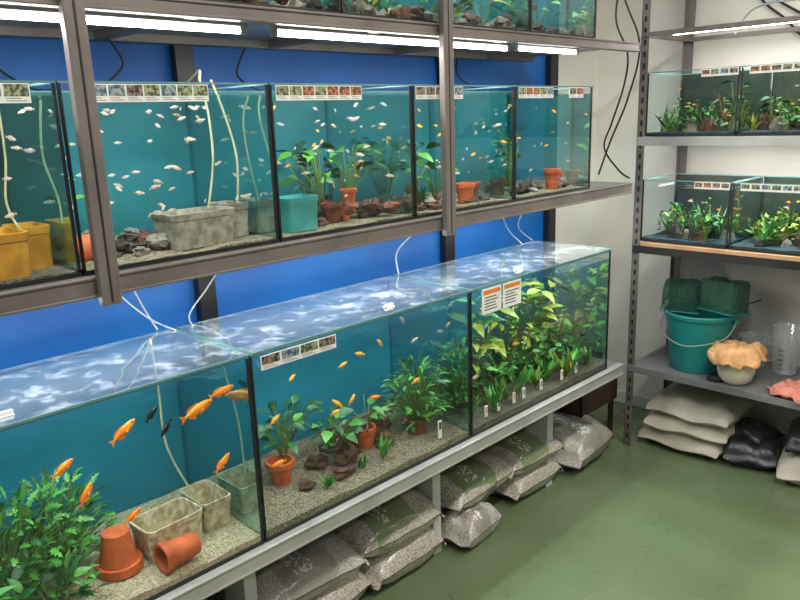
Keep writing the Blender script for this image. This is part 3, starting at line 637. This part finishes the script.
for z0,z1 in ((1.392,1.645),(.954,1.215)):
    for x,w in bt: tank('B',(x,BY+.012,z0),w,.34,z1-z0,'dback','bgravel',.018,waterz=.88,mirror=False)
    for i,(x,w) in enumerate(bt):
        m=MB(); zb=z0+.015
        for j in range(22):
            cx=x+.025+(w-.05)*(j+.5)/22+R(-.02,.02); cy=BY+R(.05,.28)
            t=random.random(); hh=(.7+2.4*(cy-BY))*random.choice([.6,.9,1.25])
            if t<.35: rosette(m,(cx,cy,zb),R(.07,.13)*hh,14,.012,random.choice([['g1','g4'],['g2','g1'],['g3','g2']]),.8)
            elif t<.6: bush(m,(cx,cy,zb),.035,.03,R(.06,.13)*hh,28,.03,.014,random.choice([['g1','g3'],['g2','g1'],['g2','g1']]),.6)
            elif t<.8: stemplant(m,(cx,cy,zb),R(.1,.15)*hh,2,.022,.010,random.choice([['g1','g3'],['red','g3'],['g2','g1']]))
            else: broad(m,(cx,cy,zb),R(.08,.12)*hh,10,.04,.022,['g1','g2'],.03)
        m.clamp(x+.01,x+w-.01,BY+.02,BY+.34,z0+.01,z0+(z1-z0)*.86); m.build('aquatic_plant')
        m=MB()
        for j in range(14): m.rock((x+R(.05,w-.05),BY+R(.05,.30),zb+R(0,.012)),(R(.012,.035),R(.012,.025),R(.01,.06)),random.choice(['rock','rockR','wood','rockG']),j+90)
        m.clamp(x+.01,x+w-.01,BY+.02,BY+.34,z0+.01,z1); m.build('rock_pile')
        m=MB()
        for j in range(8): fish(m,(x+R(.05,w-.05),BY+R(.06,.25),z0+R(.08,.19)),random.choice([0,math.pi])+R(-.4,.4),.018,'orange' if j%3==0 else 'pale',n=5,eye=False)
        m.build('small_fish_school')
    for x0,x1,n in ((-1.24,-1.10,4),(-1.06,-.80,7)):
        m=MB(); y=BY+.011; m.box(x0,x1,y-.0012,y,z1-.030,z1-.002,'paper'); w=(x1-x0)/n
        for i in range(n): m.box(x0+i*w+w*.08,x0+i*w+w*.9,y-.0018,y-.0012,z1-.022,z1-.005,random.choice(['p1','p2','p3','p4']))
        m.build('fish_label_strip',False)
lamp_x(3.06,-1.44,-.34,1.797,6); lamp_x(3.02,-1.44,-.34,1.362,9)
# bucket, nets, jar, cloths, jugs
m=MB(); bc=(-1.245,3.08,.393)
m.lathe(bc,[(.001,0),(.112,0),(.115,.006),(.142,.235),(.150,.236),(.152,.25),(.146,.256),(.138,.25),(.108,.01),(.001,.01)],'bucket',40)
for sx in(-1,1): m.rock((bc[0]+sx*.152,bc[1],bc[2]+.225),(.01,.014,.016),'bucket',n=8,m=6,amp=0)
m.tube([(bc[0]-.155,bc[1],bc[2]+.225),(bc[0]-.135,bc[1]-.09,bc[2]+.165),(bc[0],bc[1]-.155,bc[2]+.13),(bc[0]+.135,bc[1]-.09,bc[2]+.165),(bc[0]+.155,bc[1],bc[2]+.225)],.0025,'railL',6,6)
m.build('bucket')
def net(c,w,l,dp,rot,tilt,hd):
    m=MB(); c=Vector(c); Rm=Matrix.Rotation(rot,3,'Z')@Matrix.Rotation(tilt,3,'X'); n=20
    T=lambda x,y,z:c+Rm@Vector((x,y,z))
    m.tube([T(-w/2,-l/2,0),T(w/2,-l/2,0),T(w/2,l/2,0),T(-w/2,l/2,0),T(-w/2,-l/2,0)],.0028,'bucket',6)
    m.tube([T(0,l/2*hd,0),T(0,(l/2+.06)*hd,.01),T(0,(l/2+.20)*hd,.03)],.0035,'g2',6)
    vs=[];fs=[]; K=40; rows=9
    for i in range(rows+1):
        q=i/rows; z=dp*min(1,math.sin(min(1,q*1.25)*H2)); sc=1-.12*q if q<.6 else (1-.12*q)*math.cos((q-.6)/.4*H2*.98)
        for j in range(K):
            a=2*math.pi*j/K; cx,sy_=math.cos(a),math.sin(a); e=(abs(cx)**5+abs(sy_)**5)**(-.2)
            fo=1+.05*math.sin(6*a+rot*9)*q
            vs.append(T(cx*e*w/2*sc*fo,sy_*e*l/2*sc*fo,z+.018*noise.noise(Vector((cx*2,sy_*2,q*2+rot)))*q))
    for i in range(rows):
        for j in range(K): fs.append((i*K+j,i*K+(j+1)%K,(i+1)*K+(j+1)%K,(i+1)*K+j))
    m.add(vs,fs,'net'); m.build('aquarium_net')
net((-1.325,3.07,.655),.16,.14,.11,.25,.15,1); net((-1.155,3.08,.660),.18,.14,.13,-.25,-.1,1)
m=MB(); jc=(-1.045,2.985,.393)
m.lathe(jc,[(.001,0),(.045,0),(.062,.015),(.073,.05),(.074,.08),(.068,.12),(.070,.13),(.064,.13),(.06,.12),(.001,.115)],'cream',28); m.build('cream_jar')
def drape(name,c,r,top,drop,k,seed,folds=7,flat=.5,h=.30):
    m=MB(); vs=[];fs=[]; n=84;rn=18; c=Vector(c)
    for i in range(rn+1):
        q=i/rn
        for j in range(n):
            a=2*math.pi*j/n
            sq=(abs(math.cos(a+seed))**4+abs(math.sin(a+seed))**4)**(-.25)
            wv=math.sin(folds*a+seed+1.3*math.sin(a*2))*max(0,q-flat*.8)
            z=top+.022*noise.noise(Vector((math.cos(a)*q*2.5,math.sin(a)*q*2.5,seed)))+.014*noise.noise(Vector((math.cos(a)*q*6,math.sin(a)*q*6,seed)))
            if q<flat: rad=r*q/flat*sq*.9
            else:
                s=(q-flat)/(1-flat); rad=r*sq*.9*(1+h*math.sin(s*H2)*.5)+r*.22*wv; z-=drop*s**1.1*(1+.35*math.cos(2*(a+seed))+.15*math.sin(5*a))
            vs.append(c+Vector((rad*math.cos(a),rad*math.sin(a),max(z,.004))))
    for i in range(rn):
        for j in range(n): fs.append((i*n+j,i*n+(j+1)%n,(i+1)*n+(j+1)%n,(i+1)*n+j))
    m.add(vs,fs,k); ob=m.build(name,ang=3); sm=ob.modifiers.new('thickness','SOLIDIFY'); sm.thickness=.004; return ob
drape('orange_cloth',(jc[0],jc[1],jc[2]),.090,.150,.045,'cloth',1.3,8,.6,.45)
drape('pink_cloth',(-.80,2.99,.393),.085,.035,.03,'cloth2',3.5,7,.6,.5)
for cx,cy,r,h in ((-.93,3.22,.055,.20),(-.80,3.22,.06,.23),(-1.07,3.24,.06,.13)):
    m=MB(); m.lathe((cx,cy,.393),[(.001,.003),(r*.85,.003),(r*.9,.01),(r,h),(r*1.06,h+.004)],'clear',28)
    for q in range(5): m.box(cx-.012,cx+.008,cy-r-.0015,cy-r+.001,.393+.03+q*.02,.395+.03+q*.02,'ink')
    m.tube([(cx+r*.95,cy,.393+h*.85),(cx+r+.04,cy,.393+h*.8),(cx+r+.04,cy,.393+h*.35),(cx+r*.9,cy,.393+h*.25)],.005,'clear',8,5); m.build('measuring_jug')
m=MB(); m.box(-1.14,-1.085,2.93,2.965,.393,.415,'cable'); m.box(-1.13,-1.095,2.925,2.93,.398,.410,'railD'); m.build('small_timer_switch',False,.003)
# ---------------------------------------------------------------- cables and hoses
def cab(name,paths,r,k):
    m=MB()
    for p in paths: m.tube(p,r,k,6,8)
    m.build(name)
cab('power_cable',[[(-1.50,2.86,2.3),(-1.55,2.84,2.0),(-1.56,2.83,1.85),(-1.50,2.82,1.72),(-1.52,2.84,1.60),(-1.58,2.86,1.45),(-1.60,2.84,1.35),(-1.52,2.82,1.26),(-1.46,2.8,1.23)],
  [(-1.60,2.76,2.3),(-1.52,2.80,1.95),(-1.46,2.84,1.75),(-1.50,2.84,1.55),(-1.56,2.82,1.38),(-1.6,2.80,1.24)]],.004,'cable')
cab('wall_cable',[[(-1.40,3.37,2.3),(-1.25,3.37,2.02),(-1.05,3.37,1.86),(-.9,3.37,1.80),(-.6,3.37,1.78),(-.2,3.37,1.85)],[(-1.3,3.37,2.3),(-1.15,3.37,2.0),(-1.0,3.37,1.95),(-.6,3.37,1.93),(-.2,3.37,2.0)],[(-1.35,3.37,2.3),(-1.3,3.37,2.1),(-1.2,3.37,1.93),(-1.1,3.37,1.84),(-1.0,3.37,1.74),(-.9,3.37,1.70)]],.005,'cable')
cab('white_cable',[[(-1.2,3.12,1.78),(-1.12,3.08,1.86),(-.95,3.05,1.87),(-.7,3.05,1.83),(-.4,3.06,1.86)]],.004,'whose')
cab('air_hose',[[(-1.90,.80,1.16),(-1.88,.84,1.10),(-1.84,.86,1.02),(-1.78,.86,.975)],[(-1.90,.77,1.16),(-1.87,.80,1.08),(-1.82,.86,1.0),(-1.74,.89,.975)],
 [(-1.90,1.12,1.17),(-1.90,1.16,1.12),(-1.88,1.08,1.04),(-1.82,.98,.99),(-1.74,.94,.975)],
 [(-1.90,2.1,1.17),(-1.88,2.0,1.10),(-1.84,1.86,1.06),(-1.80,1.78,1.03),(-1.76,1.75,.975)],
 [(-1.92,2.55,1.17),(-1.92,2.56,1.08),(-1.86,2.52,1.02),(-1.76,2.48,.975)],[(-1.92,2.68,1.17),(-1.91,2.70,1.1),(-1.88,2.62,1.02),(-1.78,2.58,.975)]],.0026,'whose')
cab('lamp_cable',[[(-1.90,.62,1.74),(-1.91,.60,1.66),(-1.88,.66,1.60),(-1.84,.70,1.59)],[(-1.90,1.30,1.73),(-1.91,1.26,1.64),(-1.86,1.30,1.59)],[(-1.88,2.22,1.72),(-1.9,2.25,1.65),(-1.84,2.3,1.59)],[(-1.86,.85,1.73),(-1.88,.90,1.66),(-1.9,.86,1.61),(-1.84,.82,1.59)]],.003,'cable')
# ---------------------------------------------------------------- ceiling lights
def ceil_lamp(x,y,L,p):
    e=empty('ceiling_light'); m=MB(); m.box(x-.09,x+.09,y-L/2,y+L/2,2.65,2.70,'fixt'); m.build('housing',False,.004,e)
    m=MB(); 
    for s in(-.04,.04): m.tube([(x+s,y-L/2+.02,2.635),(x+s,y+L/2-.02,2.635)],.012,'tube',10)
    m.build('tubes',True,parent=e)
    l=bpy.data.lights.new('ceiling_area','AREA'); l.shape='RECTANGLE'; l.size=.18; l.size_y=L; l.energy=p; l.color=(1,.95,.88)
    o=bpy.data.objects.new('ceiling_area',l); o.location=(x,y,2.615); o.parent=e; scn.collection.objects.link(o)
ceil_lamp(-.2,.6,1.2,27); ceil_lamp(-.2,2.2,1.2,30); ceil_lamp(1.2,1.0,1.2,18)
w=bpy.data.worlds.new('room_ambient'); scn.world=w; w.use_nodes=True
bg=w.node_tree.nodes['Background']; bg.inputs[0].default_value=(1,.97,.95,1); bg.inputs[1].default_value=.2
